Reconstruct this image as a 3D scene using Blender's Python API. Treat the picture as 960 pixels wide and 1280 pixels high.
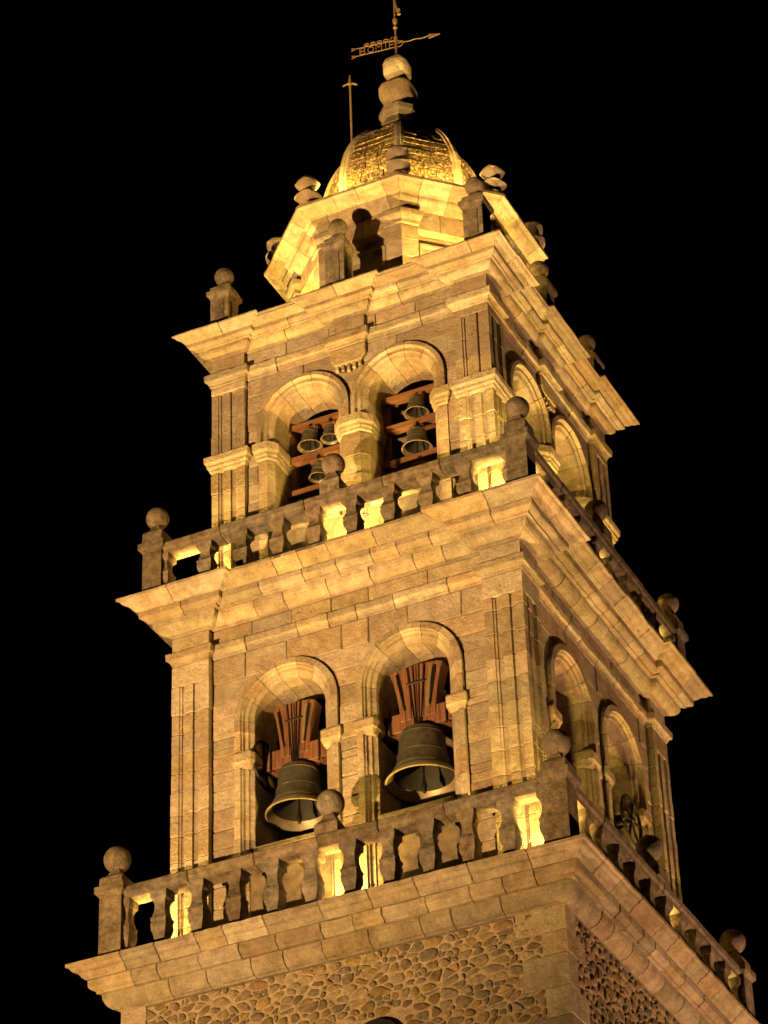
import bpy, bmesh, math, random
from mathutils import Vector, Matrix
random.seed(7)
U = random.uniform
PI = math.pi
for o in list(bpy.data.objects): bpy.data.objects.remove(o)
SC = bpy.context.scene
COL = SC.collection
Z0 = 29.2076                      # height of the lower balustrade balls above the square

# ------------------------------------------------------------------ camera
cam_d = bpy.data.cameras.new('camera'); cam = bpy.data.objects.new('camera', cam_d); COL.objects.link(cam)
yaw, pitch, roll = 0.4295, 0.6019, -0.0375
fwd = Vector((-math.sin(yaw)*math.cos(pitch), math.cos(yaw)*math.cos(pitch), math.sin(pitch)))
rgt = Vector((math.cos(yaw), math.sin(yaw), 0)); upv = rgt.cross(fwd)
c_, s_ = math.cos(roll), math.sin(roll)
rx, ux = c_*rgt + s_*upv, -s_*rgt + c_*upv
mw = Matrix((( rx.x, ux.x, -fwd.x, 21.7132), (rx.y, ux.y, -fwd.y, -49.0768), (rx.z, ux.z, -fwd.z, Z0-27.6075), (0, 0, 0, 1)))
cam.matrix_world = mw
cam_d.sensor_fit = 'HORIZONTAL'; cam_d.sensor_width = 36.0; cam_d.lens = 36.0*3845.6/960.0
cam_d.clip_start = 0.5; cam_d.clip_end = 3000
SC.camera = cam
SC.render.resolution_x, SC.render.resolution_y = 768, 1024

# ------------------------------------------------------------------ night sky, exposure
wd = bpy.data.worlds.new('World'); SC.world = wd; wd.use_nodes = True
nt = wd.node_tree; nt.nodes.clear()
sky = nt.nodes.new('ShaderNodeTexSky'); sky.sky_type = 'NISHITA'; sky.sun_disc = False
sky.sun_elevation = math.radians(-9.0); sky.sun_rotation = math.radians(250)
bg = nt.nodes.new('ShaderNodeBackground'); bg.inputs['Strength'].default_value = 0.05
wo = nt.nodes.new('ShaderNodeOutputWorld')
nt.links.new(sky.outputs[0], bg.inputs[0]); nt.links.new(bg.outputs[0], wo.inputs[0])
SC.view_settings.view_transform = 'Standard'; SC.view_settings.look = 'None'
SC.view_settings.exposure = 0.50; SC.view_settings.gamma = 1.0
SC.render.engine = 'CYCLES'
SC.cycles.max_bounces = 5; SC.cycles.diffuse_bounces = 3; SC.cycles.sample_clamp_indirect = 3.0
SC.cycles.use_denoising = True

# lamp powers (W); the lamps themselves are built with their fixtures further down
P_GROUND_FRONT, P_GROUND_RIGHT = 245000.0, 52000.0
P_BALC1, P_BALC2, P_ROOF, P_DOME = 880.0, 1050.0, 950.0, 950.0
C_FLOOD = (1.0, 0.59, 0.21); C_RIGHT = (1.0, 0.545, 0.25); C_LAMP = (1.0, 0.62, 0.13)

# ------------------------------------------------------------------ materials
def mat_new(name):
    m = bpy.data.materials.new(name); m.use_nodes = True
    n = m.node_tree; b = n.nodes['Principled BSDF']
    return m, n, b
def stone_mat(name, dark, mid, pale, scale=1.0, bump=1.0, stain=0.42, rough=0.92, grain=55.0):
    m, n, b = mat_new(name); L = n.links.new; N = n.nodes.new
    geo = N('ShaderNodeNewGeometry'); oi = N('ShaderNodeObjectInfo')
    add = N('ShaderNodeVectorMath'); add.operation = 'MULTIPLY_ADD'
    L(oi.outputs['Random'], add.inputs[0]); add.inputs[1].default_value = (37, 91, 53); L(geo.outputs['Position'], add.inputs[2])
    n1 = N('ShaderNodeTexNoise'); n1.inputs['Scale'].default_value = 3.4*scale; n1.inputs['Detail'].default_value = 9; n1.inputs['Roughness'].default_value = 0.68
    L(add.outputs[0], n1.inputs['Vector'])
    r1 = N('ShaderNodeValToRGB'); e = r1.color_ramp.elements
    e[0].position = 0.36; e[0].color = (*dark, 1); e[1].position = 0.66; e[1].color = (*pale, 1)
    x = r1.color_ramp.elements.new(0.5); x.color = (*mid, 1)
    L(n1.outputs['Fac'], r1.inputs['Fac'])
    # per-stone tone
    mr = N('ShaderNodeMapRange'); mr.inputs['To Min'].default_value = 0.70; mr.inputs['To Max'].default_value = 1.16
    L(oi.outputs['Random'], mr.inputs['Value'])
    hs = N('ShaderNodeHueSaturation'); L(mr.outputs[0], hs.inputs['Value']); L(r1.outputs['Color'], hs.inputs['Color'])
    wn = N('ShaderNodeTexWhiteNoise'); wn.noise_dimensions = '1D'; L(oi.outputs['Random'], wn.inputs['W'])
    sx_ = N('ShaderNodeSeparateColor'); L(wn.outputs['Color'], sx_.inputs[0])
    mh = N('ShaderNodeMapRange'); mh.inputs['To Min'].default_value = .488; mh.inputs['To Max'].default_value = .510; L(sx_.outputs[0], mh.inputs['Value']); L(mh.outputs[0], hs.inputs['Hue'])
    ms = N('ShaderNodeMapRange'); ms.inputs['To Min'].default_value = .78; ms.inputs['To Max'].default_value = 1.2; L(sx_.outputs[1], ms.inputs['Value']); L(ms.outputs[0], hs.inputs['Saturation'])
    # dark weather stains
    n2 = N('ShaderNodeTexNoise'); n2.inputs['Scale'].default_value = 0.9*scale; n2.inputs['Detail'].default_value = 12; n2.inputs['Roughness'].default_value = 0.75
    vs_ = N('ShaderNodeVectorMath'); vs_.operation = 'MULTIPLY'; vs_.inputs[1].default_value = (2.0, 2.0, .55); L(geo.outputs['Position'], vs_.inputs[0]); L(vs_.outputs[0], n2.inputs['Vector'])
    r2 = N('ShaderNodeValToRGB'); r2.color_ramp.elements[0].position = 0.50; r2.color_ramp.elements[1].position = 0.68
    r2.color_ramp.elements[0].color = (0, 0, 0, 1); r2.color_ramp.elements[1].color = (stain, stain, stain, 1)
    L(n2.outputs['Fac'], r2.inputs['Fac'])
    mx = N('ShaderNodeMix'); mx.data_type = 'RGBA'
    L(r2.outputs['Color'], mx.inputs[0]); L(hs.outputs['Color'], mx.inputs[6]); mx.inputs[7].default_value = (dark[0]*.45, dark[1]*.45, dark[2]*.45, 1)
    # granite grain
    n3 = N('ShaderNodeTexNoise'); n3.inputs['Scale'].default_value = grain; n3.inputs['Detail'].default_value = 4; n3.inputs['Roughness'].default_value = 0.7
    L(geo.outputs['Position'], n3.inputs['Vector'])
    r3 = N('ShaderNodeMapRange'); r3.inputs['From Min'].default_value = 0.3; r3.inputs['From Max'].default_value = 0.7
    r3.inputs['To Min'].default_value = 0.55; r3.inputs['To Max'].default_value = 1.25
    L(n3.outputs['Fac'], r3.inputs['Value'])
    mu = N('ShaderNodeMix'); mu.data_type = 'RGBA'; mu.blend_type = 'MULTIPLY'; mu.inputs[0].default_value = 1
    L(mx.outputs[2], mu.inputs[6]); L(r3.outputs[0], mu.inputs[7])
    L(mu.outputs[2], b.inputs['Base Color'])
    b.inputs['Roughness'].default_value = rough; b.inputs['Specular IOR Level'].default_value = 0.2
    # relief: worn face, pits, grain
    n4 = N('ShaderNodeTexNoise'); n4.inputs['Scale'].default_value = 9.0; n4.inputs['Detail'].default_value = 10; n4.inputs['Roughness'].default_value = 0.7
    L(add.outputs[0], n4.inputs['Vector'])
    vo = N('ShaderNodeTexVoronoi'); vo.inputs['Scale'].default_value = 14.0; L(add.outputs[0], vo.inputs['Vector'])
    pr = N('ShaderNodeMapRange'); pr.inputs['From Min'].default_value = 0.0; pr.inputs['From Max'].default_value = 0.22; pr.inputs['To Min'].default_value = 0; pr.inputs['To Max'].default_value = 1
    L(vo.outputs['Distance'], pr.inputs['Value'])
    ma = N('ShaderNodeMath'); ma.operation = 'MULTIPLY_ADD'; L(pr.outputs[0], ma.inputs[0]); ma.inputs[1].default_value = 0.18; L(n4.outputs['Fac'], ma.inputs[2])
    mb = N('ShaderNodeMath'); mb.operation = 'MULTIPLY_ADD'; L(n3.outputs['Fac'], mb.inputs[0]); mb.inputs[1].default_value = 0.22; L(ma.outputs[0], mb.inputs[2])
    bu = N('ShaderNodeBump'); bu.inputs['Strength'].default_value = bump; bu.inputs['Distance'].default_value = 0.065
    L(mb.outputs[0], bu.inputs['Height']); L(bu.outputs[0], b.inputs['Normal'])
    return m
def plain_mat(name, col, rough=0.6, metal=0.0, bump=0.0, scale=12.0, var=0.3, stretch=None):
    m, n, b = mat_new(name); L = n.links.new; N = n.nodes.new
    tc = N('ShaderNodeTexCoord'); mp = N('ShaderNodeMapping'); L(tc.outputs['Object'], mp.inputs['Vector'])
    if stretch: mp.inputs['Scale'].default_value = stretch
    oi = N('ShaderNodeObjectInfo'); L(oi.outputs['Random'], mp.inputs['Location'])
    n1 = N('ShaderNodeTexNoise'); n1.inputs['Scale'].default_value = scale; n1.inputs['Detail'].default_value = 8; n1.inputs['Roughness'].default_value = .65
    L(mp.outputs[0], n1.inputs['Vector'])
    r = N('ShaderNodeValToRGB'); e = r.color_ramp.elements; e[0].position = .3; e[1].position = .72
    e[0].color = (*[c*(1-var) for c in col], 1); e[1].color = (*[min(1, c*(1+var)) for c in col], 1)
    L(n1.outputs['Fac'], r.inputs['Fac']); L(r.outputs[0], b.inputs['Base Color'])
    b.inputs['Roughness'].default_value = rough; b.inputs['Metallic'].default_value = metal
    if bump:
        bu = N('ShaderNodeBump'); bu.inputs['Strength'].default_value = bump; bu.inputs['Distance'].default_value = .02
        L(n1.outputs['Fac'], bu.inputs['Height']); L(bu.outputs[0], b.inputs['Normal'])
    return m
def emit_mat(name, col, strength):
    m, n, b = mat_new(name)
    b.inputs['Base Color'].default_value = (*col, 1); b.inputs['Emission Color'].default_value = (*col, 1); b.inputs['Emission Strength'].default_value = strength
    return m
STONE = stone_mat('granite ashlar', (.36, .275, .185), (.44, .35, .245), (.55, .455, .33))
STONE2 = stone_mat('granite cornice', (.34, .26, .17), (.44, .35, .24), (.54, .44, .315), stain=.5)
WEATH = stone_mat('weathered granite', (.13, .10, .07), (.22, .176, .13), (.32, .26, .195), scale=1.6, bump=.9)
MORTAR = stone_mat('joint mortar', (.15, .115, .08), (.22, .175, .125), (.29, .235, .17), bump=.4)
LIME = stone_mat('lime mortar', (.30, .22, .14), (.42, .32, .21), (.52, .41, .28), scale=2.5, bump=.9, stain=.3)
RUB = [stone_mat('rubble ochre', (.25, .175, .085), (.35, .255, .14), (.45, .335, .20), scale=3, bump=.8),
       stone_mat('rubble grey', (.17, .135, .09), (.26, .205, .145), (.36, .29, .21), scale=3, bump=.8),
       stone_mat('rubble brown', (.19, .13, .08), (.27, .19, .12), (.36, .26, .17), scale=3, bump=.6)]
DOME = stone_mat('flaking dome stone', (.03, .018, .008), (.17, .11, .045), (.64, .52, .30), scale=5.2, bump=1.4, stain=.85)
BRONZE = plain_mat('bronze patina', (.105, .096, .075), .55, .55, .25, 9, .35)
BRONZE_DARK = plain_mat('dark bronze bell inside', (.025, .022, .016), .7, .3, .2, 9, .3)  # inner surface of the bells, coloured much darker than the outer bronze
BRONZE_LIP = plain_mat('worn bronze rim', (.27, .22, .13), .5, .4, .2, 9, .25)
WOOD = plain_mat('red varnished timber', (.15, .064, .033), .6, 0, .6, 22, .6, (1, 1, .08))
BEAM = plain_mat('bell frame timber', (.17, .076, .034), .6, 0, .4, 6, .45, (.15, 1, 1))
IRON = plain_mat('black iron', (.022, .02, .018), .5, .6, .2, 20, .3)
GILT = plain_mat('weathered vane iron', (.27, .18, .085), .55, .3, .3, 30, .4)
HOUS = plain_mat('dark lamp housing', (.03, .03, .03), .5, .4, .1, 20, .2)
PANE = plain_mat('dark window', (.02, .02, .022), .25, 0, 0, 8, .3)
PAVE = stone_mat('square paving', (.12, .105, .085), (.17, .15, .125), (.22, .2, .165), scale=.6)
LENS = emit_mat('lit lamp lens', (1.0, .72, .25), 30.0)

# ------------------------------------------------------------------ mesh helpers
WL = {}                                     # world location of every object we parent to
def link(o, parent=None, wloc=(0, 0, 0)):
    COL.objects.link(o); w = Vector(wloc)
    if parent is not None:
        o.parent = parent; o.location = w - WL[parent.name]
    else: o.location = w
    WL[o.name] = w
    return o
def obj(name, V, F, mat, parent=None, smooth=None, origin=None, zoff=Z0):
    V = [Vector(v) + Vector((0, 0, zoff)) for v in V]
    if origin is None:
        lo = [min(v[i] for v in V) for i in range(3)]; hi = [max(v[i] for v in V) for i in range(3)]
        c = Vector([(a+b)/2 for a, b in zip(lo, hi)])
    else: c = Vector(origin) + Vector((0, 0, zoff))
    bm = bmesh.new(); vs = [bm.verts.new(v - c) for v in V]
    for f in F:
        try: bm.faces.new([vs[i] for i in f])
        except ValueError: pass
    bmesh.ops.recalc_face_normals(bm, faces=bm.faces)
    me = bpy.data.meshes.new(name); bm.to_mesh(me); bm.free()
    me.materials.append(mat)
    if smooth is not None:
        for pol in me.polygons: pol.use_smooth = True
        me.set_sharp_from_angle(angle=math.radians(smooth))
    return link(bpy.data.objects.new(name, me), parent, c)
def empty(name, wloc, label=None, cat=None, group=None, parent=None):
    o = bpy.data.objects.new(name, None); o.empty_display_size = .3
    link(o, parent, wloc)
    if label: o['label'] = label
    if cat: o['category'] = cat
    if group: o['group'] = group
    return o
def copy_of(src, parent, wloc, rotz=None):
    o = bpy.data.objects.new(src.name.split('.')[0], src.data); link(o, parent, wloc)
    if rotz is not None: o.rotation_euler = (0, 0, rotz)
    return o
def area2(p): return sum(p[i][0]*p[(i+1) % len(p)][1]-p[(i+1) % len(p)][0]*p[i][1] for i in range(len(p)))
def offset(poly, d):                        # d > 0 grows the polygon
    if area2(poly) < 0: d = -d
    n = len(poly); out = []
    for i in range(n):
        p0, p1, p2 = Vector(poly[i-1]), Vector(poly[i]), Vector(poly[(i+1) % n])
        a, b = (p1-p0), (p2-p1)
        if a.length < 1e-6 or b.length < 1e-6: out.append(tuple(p1)); continue
        a.normalize(); b.normalize()
        na, nb = Vector((a.y, -a.x)), Vector((b.y, -b.x))
        den = max(.35, 1+na.dot(nb)); out.append(tuple(p1 + (na+nb)*(d/den)))
    return out
def loft(poly, stations, fn):               # stations (h, outset); fn(u, v, h) -> world
    V, F, n = [], [], len(poly)
    for h, d in stations:
        ring = offset(poly, d) if abs(d) > 1e-9 else poly
        V += [fn(u, v, h) for u, v in ring]
    for k in range(len(stations)-1):
        for i in range(n):
            j = (i+1) % n; F.append((k*n+i, k*n+j, (k+1)*n+j, (k+1)*n+i))
    F.append(tuple(range(n))[::-1]); F.append(tuple(range((len(stations)-1)*n, len(stations)*n)))
    return V, F
def PF(f, s, o, z):
    return ((s, -o, z), (o, s, z), (-s, o, z), (-o, -s, z))[f]
def rect(a, b, c, d): return [(a, c), (b, c), (b, d), (a, d)]
def lathe(prof, n=24, c=(0, 0, 0), phase=0.0, sq=0.0):
    V, F = [], []
    for r, z in prof:
        for i in range(n):
            t = 2*PI*i/n+phase
            k = 1.0
            if sq: k = 1/((abs(math.cos(t))**sq+abs(math.sin(t))**sq)**(1/sq))
            V.append((c[0]+r*k*math.cos(t), c[1]+r*k*math.sin(t), c[2]+z))
    for k in range(len(prof)-1):
        for i in range(n):
            j = (i+1) % n; F.append((k*n+i, k*n+j, (k+1)*n+j, (k+1)*n+i))
    F.append(tuple(range(n))); F.append(tuple(range((len(prof)-1)*n, len(prof)*n)))
    return V, F
def tube(pts, r, n=8, radii=None):
    V, F = [], []
    for k, p in enumerate(pts):
        p = Vector(p); a = Vector(pts[max(0, k-1)]); b = Vector(pts[min(len(pts)-1, k+1)])
        d = (b-a).normalized(); q = Vector((0, 0, 1)) if abs(d.z) < .9 else Vector((1, 0, 0))
        e1 = d.cross(q).normalized(); e2 = d.cross(e1); rr = radii[k] if radii else r
        V += [tuple(p + e1*rr*math.cos(2*PI*i/n) + e2*rr*math.sin(2*PI*i/n)) for i in range(n)]
    for k in range(len(pts)-1):
        for i in range(n):
            j = (i+1) % n; F.append((k*n+i, k*n+j, (k+1)*n+j, (k+1)*n+i))
    F.append(tuple(range(n))); F.append(tuple(range((len(pts)-1)*n, len(pts)*n)))
    return V, F
def merge(*parts):
    V, F = [], []
    for v, f in parts:
        k = len(V); V += list(v); F += [tuple(i+k for i in q) for q in f]
    return V, F
def boxm(c, half, axes=None):
    ax = axes or [Vector((1, 0, 0)), Vector((0, 1, 0)), Vector((0, 0, 1))]; c = Vector(c)
    V = [tuple(c + ax[0]*half[0]*a + ax[1]*half[1]*b + ax[2]*half[2]*d) for a in (-1, 1) for b in (-1, 1) for d in (-1, 1)]
    return V, [(0, 1, 3, 2), (4, 6, 7, 5), (0, 4, 5, 1), (2, 3, 7, 6), (0, 2, 6, 4), (1, 5, 7, 3)]

def slab(name, poly, f, o0, o1, mat, parent, b=.012):    # stone set in a wall face: polygon (s, z), from depth o0 out to o1
    j = U(-.006, .014); b = b*U(.7, 2.2)
    poly = [(u+U(-.005, .005), v+U(-.005, .005)) for u, v in poly]
    V, F = loft(poly, [(o0, 0), (o1+j-b, 0), (o1+j, -b)], lambda u, v, h: PF(f, u, h, v))
    return obj(name, V, F, mat, parent)
def column(name, poly, z0, z1, mat, parent, fn=None, b=.012, jit=.004):   # plan polygon raised between two joints
    fn = fn or (lambda u, v, h: (u, v, h)); g = .006; j = U(-jit, jit)
    V, F = loft(poly, [(z0+g, -b+j), (z0+g+b, j), (z1-g-b, j), (z1-g, -b+j)], fn)
    return obj(name, V, F, mat, parent)
def sweep(name, f, prof, p, s0, k0, s1, k1, mat, parent, inner=.22, b=.012, r0=0, r1=0):
    # moulded stone: profile [(d, z)] seen from outside, bottom to top; ends at s + k*d
    jo = U(-.012, .010); g0 = .007 if k0 == 0 else .003; g1 = .007 if k1 == 0 else .003
    closed = [(-inner, prof[0][1])] + list(prof) + [(-inner, prof[-1][1])]
    n = len(closed); V, F = [], []
    st = [(s0, k0, 1, b, g0, 0), (s0, k0, 1, 0, g0+b, 0), (s1, k1, -1, 0, g1+b, 0), (s1, k1, -1, b, g1, 0)]
    if r0: st.insert(0, (s0, k0, 1, b, g0, r0))
    if r1: st.append((s1, k1, -1, b, g1, r1))
    for (s, k, sg, ins, gg, rr) in st:
        for i, (d, z) in enumerate(closed):
            dd = d+jo
            di = dd - (ins if 0 < i < n-1 and k == 0 else 0) - (rr if 0 < i < n-1 else 0)
            V.append(PF(f, s + k*dd + sg*gg, p+di, z))
    m = len(st)-1
    if s1-s0 > .28 and name != 'rail_stone':
        a0 = 1 + (1 if r0 else 0); extra = []; ne = 3 if s1-s0 > .55 else 2
        for e_ in range(1, ne+1):
            t_ = e_/(ne+1)+U(-.08, .08); w_ = U(-.014, .003)
            for i in range(n):
                A_, B_ = Vector(V[a0*n+i]), Vector(V[(a0+1)*n+i]); q_ = A_.lerp(B_, t_)
                if 0 < i < n-1:
                    o_ = Vector(PF(f, 0, 1, 0)); q_ += o_*(w_+U(-.004, .004)); q_.z += U(-.003, .003)
                extra.append(tuple(q_))
        V[(a0+1)*n:(a0+1)*n] = extra; m += ne
    for q in range(m):
        for i in range(n):
            j = (i+1) % n; F.append((q*n+i, q*n+j, (q+1)*n+j, (q+1)*n+i))
    F.append(tuple(range(n))); F.append(tuple(range(m*n, m*n+n)))
    return obj(name, V, F, mat, parent)
def joints(s0, s1, lo, hi, pad=.25):
    out, s = [], s0+pad
    if s1-s0 < lo+pad: return out
    s = s0+U(lo, hi)
    while s < s1-max(pad, lo*.55): out.append(s); s += U(lo, hi)
    return out
def course(name, f, prof, zones, mat, parent, lo=.5, hi=1.0):
    dm = max(d for d, z in prof)
    pm = max(q[0] for q in zones); rr = pm-min(q[0] for q in zones)+.02
    for (p, s0, k0, s1, k1) in zones:
        ra = rr if rr > .03 and p == pm and abs(s0) < p-.01 else 0; rb = rr if rr > .03 and p == pm and abs(s1) < p-.01 else 0
        bk = max(-.22, min(d for d, z in prof)-.14)
        a, b = max(s0+k0*bk, s0+k0*dm), min(s1+k1*bk, s1+k1*dm)
        js = [j for j in joints(a, b, lo, hi) if a+.1 < j < b-.1]
        ends = [(s0, k0)] + [(j, 0) for j in js] + [(s1, k1)]
        for (x0, q0), (x1, q1) in zip(ends, ends[1:]):
            sweep(name, f, prof, p, x0, q0, x1, q1, mat, parent, inner=-bk, r0=ra if x0 == s0 else 0, r1=rb if x1 == s1 else 0)
def zones_plain(p): return [(p, -p, -1, p, 1)]
def zones_res(p, e, r): return [(p, -p, -1, -e, 1), (p-r, -e, 1, e, -1), (p, e, -1, p, 1)]
def zones_res_mid(p, e, r, m): return [(p, -p, -1, -e, 1), (p-r, -e, 1, -m, -1), (p, -m, -1, m, 1), (p-r, m, 1, e, -1), (p, e, -1, p, 1)]
def core_ring(name, p, prof, parent, shrink=.05, mat=None, z_extra=0):
    sq = rect(-p, p, -p, p)
    V, F = loft(sq, [(z, d-shrink) for d, z in prof], lambda u, v, h: (u, v, h))
    return obj(name, V, F, mat or MORTAR, parent, origin=(0, 0, prof[0][1]))
def arc(c, r, a0, a1, n): return [(c[0]+r*math.cos(a0+(a1-a0)*i/n), c[1]+r*math.sin(a0+(a1-a0)*i/n)) for i in range(n+1)]
VIS = (0, 1)                                  # faces the photograph shows: front, right

# ------------------------------------------------------------------ ground and shaft
gr = obj('ground', [(-1500, -1500, 0), (1500, -1500, 0), (1500, 1500, 0), (-1500, 1500, 0)], [(0, 1, 2, 3)], PAVE, zoff=0)
gr['kind'] = 'structure'
TOWER = empty('bell_tower', (0, 0, 0), 'tall square granite bell tower with two arcaded belfries, balustrades and a dome, floodlit at night', 'tower')

PB = 4.42                                     # shaft wall plane
V, F = loft(rect(-PB+.05, PB-.05, -PB+.05, PB-.05), [(-Z0+.002, 0), (-3.10, 0)], lambda u, v, h: (u, v, h))
SHAFT = obj('shaft', V, F, LIME, TOWER, origin=(0, 0, -Z0))
# dressed corner stones
zq = -3.10
kq = 0
while zq > -7.5:
    h = U(.42, .62)
    for (sx, sy) in ((-1, -1), (1, -1), (1, 1)):
        la, lb = (.95, .50) if kq % 2 == 0 else (.55, .85)
        la += U(-.12, .12); lb += U(-.1, .1)
        if sx < 0: la *= .62
        poly = [(sx*(PB-la), sy*(PB-.2)), (sx*(PB-la), sy*PB), (sx*PB, sy*PB), (sx*PB, sy*(PB-lb)), (sx*(PB-.2), sy*(PB-lb)), (sx*(PB-.2), sy*(PB-.2))]
        column('quoin_stone', poly, zq-h, zq, STONE, SHAFT, jit=.01, b=.015)
    zq -= h; kq += 1
# rubble: irregular cells
def clip(poly, m, nrm):
    out = []
    for i in range(len(poly)):
        a, b = poly[i], poly[(i+1) % len(poly)]
        da = (a[0]-m[0])*nrm[0]+(a[1]-m[1])*nrm[1]; db = (b[0]-m[0])*nrm[0]+(b[1]-m[1])*nrm[1]
        if da <= 0: out.append(a)
        if (da < 0) != (db < 0) and abs(da-db) > 1e-9:
            t = da/(da-db); out.append((a[0]+(b[0]-a[0])*t, a[1]+(b[1]-a[1])*t))
    return out
def rubble_cells(s0, s1, z0, z1, step, ar):
    pts = []; wt = {}
    nz = int((z1-z0)/step); ns = int((s1-s0)/(step*ar))
    for i in range(nz+1):
        for j in range(ns+1):
            if random.random() < .24: continue
            pts.append((s0+(j+U(-.42, .42)+(.5 if i % 2 else 0))*step*ar, z0+(i+U(-.40, .40))*step))
            if random.random() < .30: pts.append((pts[-1][0]+U(.3, .5)*step*ar, pts[-1][1]+U(-.35, .35)*step))
    cells = []
    for i, p in enumerate(pts):
        poly = rect(s0, s1, z0, z1); q = (p[0]/ar, p[1]); poly = [(u/ar, v) for u, v in poly]
        for k, r in enumerate(pts):
            if k == i or abs(r[1]-p[1]) > 3.2*step or abs(r[0]-p[0]) > 3.2*step*ar: continue
            w = (r[0]/ar, r[1]); d2 = (q[0]-w[0])**2+(q[1]-w[1])**2+1e-6
            for g_ in (i, k): wt.setdefault(g_, (step*random.choice((.0, .1, .25, .45, .75)))**2)
            t = .5+(wt[i]-wt[k])/(2*d2); poly = clip(poly, (q[0]+(w[0]-q[0])*t, q[1]+(w[1]-q[1])*t), (w[0]-q[0], w[1]-q[1]))
            if len(poly) < 3: break
        if len(poly) >= 3: cells.append([(u*ar, v) for u, v in poly])
    return cells
def rubble_stone(cell, f):
    cx = sum(u for u, v in cell)/len(cell); cz = sum(v for u, v in cell)/len(cell)
    # rounded outline: cut the corners twice
    k = U(.66, .93); P = [(cx+(u-cx)*k, cz+(v-cz)*k) for u, v in cell]
    for _ in range(2):
        Q = []
        for i in range(len(P)):
            a, b = P[i], P[(i+1) % len(P)]
            Q += [(a[0]*.75+b[0]*.25, a[1]*.75+b[1]*.25), (a[0]*.25+b[0]*.75, a[1]*.25+b[1]*.75)]
        P = Q
        if len(P) > 14: P = P[::2] if len(P) > 20 else P
    pr = U(.010, .050)
    V, F = [], []; n = len(P)
    for kk, h in ((1.06, -.05), (1.0, pr*.25+.004), (.86, pr*.8+.004), (.5, pr+.004)):
        V += [PF(f, cx+(u-cx)*kk, PB-.052+h+U(-.004, .006), cz+(v-cz)*kk) for u, v in P]
    for q in range(3):
        for i in range(n): F.append((q*n+i, q*n+(i+1) % n, (q+1)*n+(i+1) % n, (q+1)*n+i))
    F.append(tuple(range(3*n, 4*n)))
    return V, F
rest = []
budget = {0: 190, 1: 108}
for f in VIS:
    cells = rubble_cells(-PB+.40, PB-.48, -6.2, -3.13, .135, 1.65)
    cells = [c for c in cells if abs(area2(c)) > .004]
    def vis_key(c):
        cx = sum(u for u, v in c)/len(c); cz = sum(v for u, v in c)/len(c)
        lim = (-3.42-.30*(cx+3.4)) if f == 0 else (-4.75+.36*(cx+3.6))
        return (cz > lim, abs(area2(c)))
    cells.sort(key=vis_key, reverse=True)
    for i, c in enumerate(cells):
        cx = sum(u for u, v in c)/len(c); cz = sum(v for u, v in c)/len(c)
        if f == 0 and abs(cx-.72) < .62 and cz < -4.35: continue
        V, F = rubble_stone(c, f)
        if i < budget[f] and vis_key(c)[0]:
            obj('rubble_stone', V, F, random.choice(RUB), SHAFT, smooth=50)
        else: rest.append((V, F))
V, F = merge(*rest); o = obj('rubble_fill', V, F, RUB[0], SHAFT, smooth=50, origin=(0, 0, -7)); o['kind'] = 'stuff'
o.data.materials.append(RUB[1]); o.data.materials.append(RUB[2]); ci = 0
for v_, f_ in rest:
    mi = random.randint(0, 2)
    for q in range(len(f_)): o.data.polygons[ci+q].material_index = mi
    ci += len(f_)
# round-headed slate window hood low on the front, only its head shows in the picture
hd = arc((.76, -5.02), .52, 0, PI, 14)
V, F = loft(hd + [(.24, -6.6), (1.28, -6.6)], [(PB-.25, 0), (PB+.10, 0)], lambda u, v, h: PF(0, u, h, v))
wv = obj('window', V, F, PANE, SHAFT)

# ------------------------------------------------------------------ cornices
def ovolo(d0, z0, d1, z1, n=5):
    return [(d0+(d1-d0)*math.sin(PI/2*i/n)*1.0, z0+(z1-z0)*(1-math.cos(PI/2*i/n))) for i in range(n+1)]
def cyma(d0, z0, d1, z1, n=6):
    return [(d0+(d1-d0)*i/n, z0+(z1-z0)*(i/n+.13*math.sin(2*PI*i/n))) for i in range(n+1)]
def cornice(name, p, W, z0, z1, zonefn, label=None, ret=.84):
    H = z1-z0
    A = [(.0, z0)] + [(0.02*W, z0)] + ovolo(.05*W, z0+.02*H, .34*W, z0+.34*H) + [(.34*W, z0+.355*H)]
    B = [(.37*W, z0+.362*H), (.44*W, z0+.362*H), (.45*W, z0+.41*H), (.56*W, z0+.46*H), (.60*W, z0+.50*H), (.61*W, z0+.655*H), (.58*W, z0+.668*H)]
    C = [(.64*W, z0+.675*H), (.67*W, z0+.70*H)] + cyma(.70*W, z0+.72*H, .93*W, z0+.90*H) + [(.955*W, z0+.90*H), (W, z0+.915*H), (W, z1-.004), (W-.02, z1)]
    core = core_ring(name, p, [(0, z0-.02), (.05*W, z0), (.34*W, z0+.34*H), (.60*W, z0+.60*H), (.9*W, z0+.9*H), (W, z1-.025)], TOWER, shrink=.05+(.13 if zonefn is not zones_plain else 0))
    if label: core['label'] = label
    for f in VIS:
        course('cornice_stone', f, A, zonefn(p), STONE2, core, .55, 1.1)
        course('cornice_stone', f, B, zonefn(p), STONE2, core, .5, 1.0)
        course('cornice_stone', f, C, zonefn(p), STONE2, core, .55, 1.15)
    # paved top, a few centimetres proud of the core
    V, F = loft(rect(-p-W+.14, p+W-.14, -p-W+.14, p+W-.14), [(z1-.06, 0), (z1+.004, 0)], lambda u, v, h: (u, v, h))
    obj('terrace_paving', V, F, WEATH, core)
    return core
P1, E1, WL1 = 3.77, 2.95, 3.62               # lower belfry: pilaster plane, pilaster inner edge, wall plane
P2, E2, WL2 = 3.20, 2.42, 3.08               # upper belfry
cornice('base_cornice', 4.42, .75, -3.12, -2.297, zones_plain)
cornice('middle_cornice', P1, .84, 5.09, 5.836, lambda p: zones_res(p, E1, .13))
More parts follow.
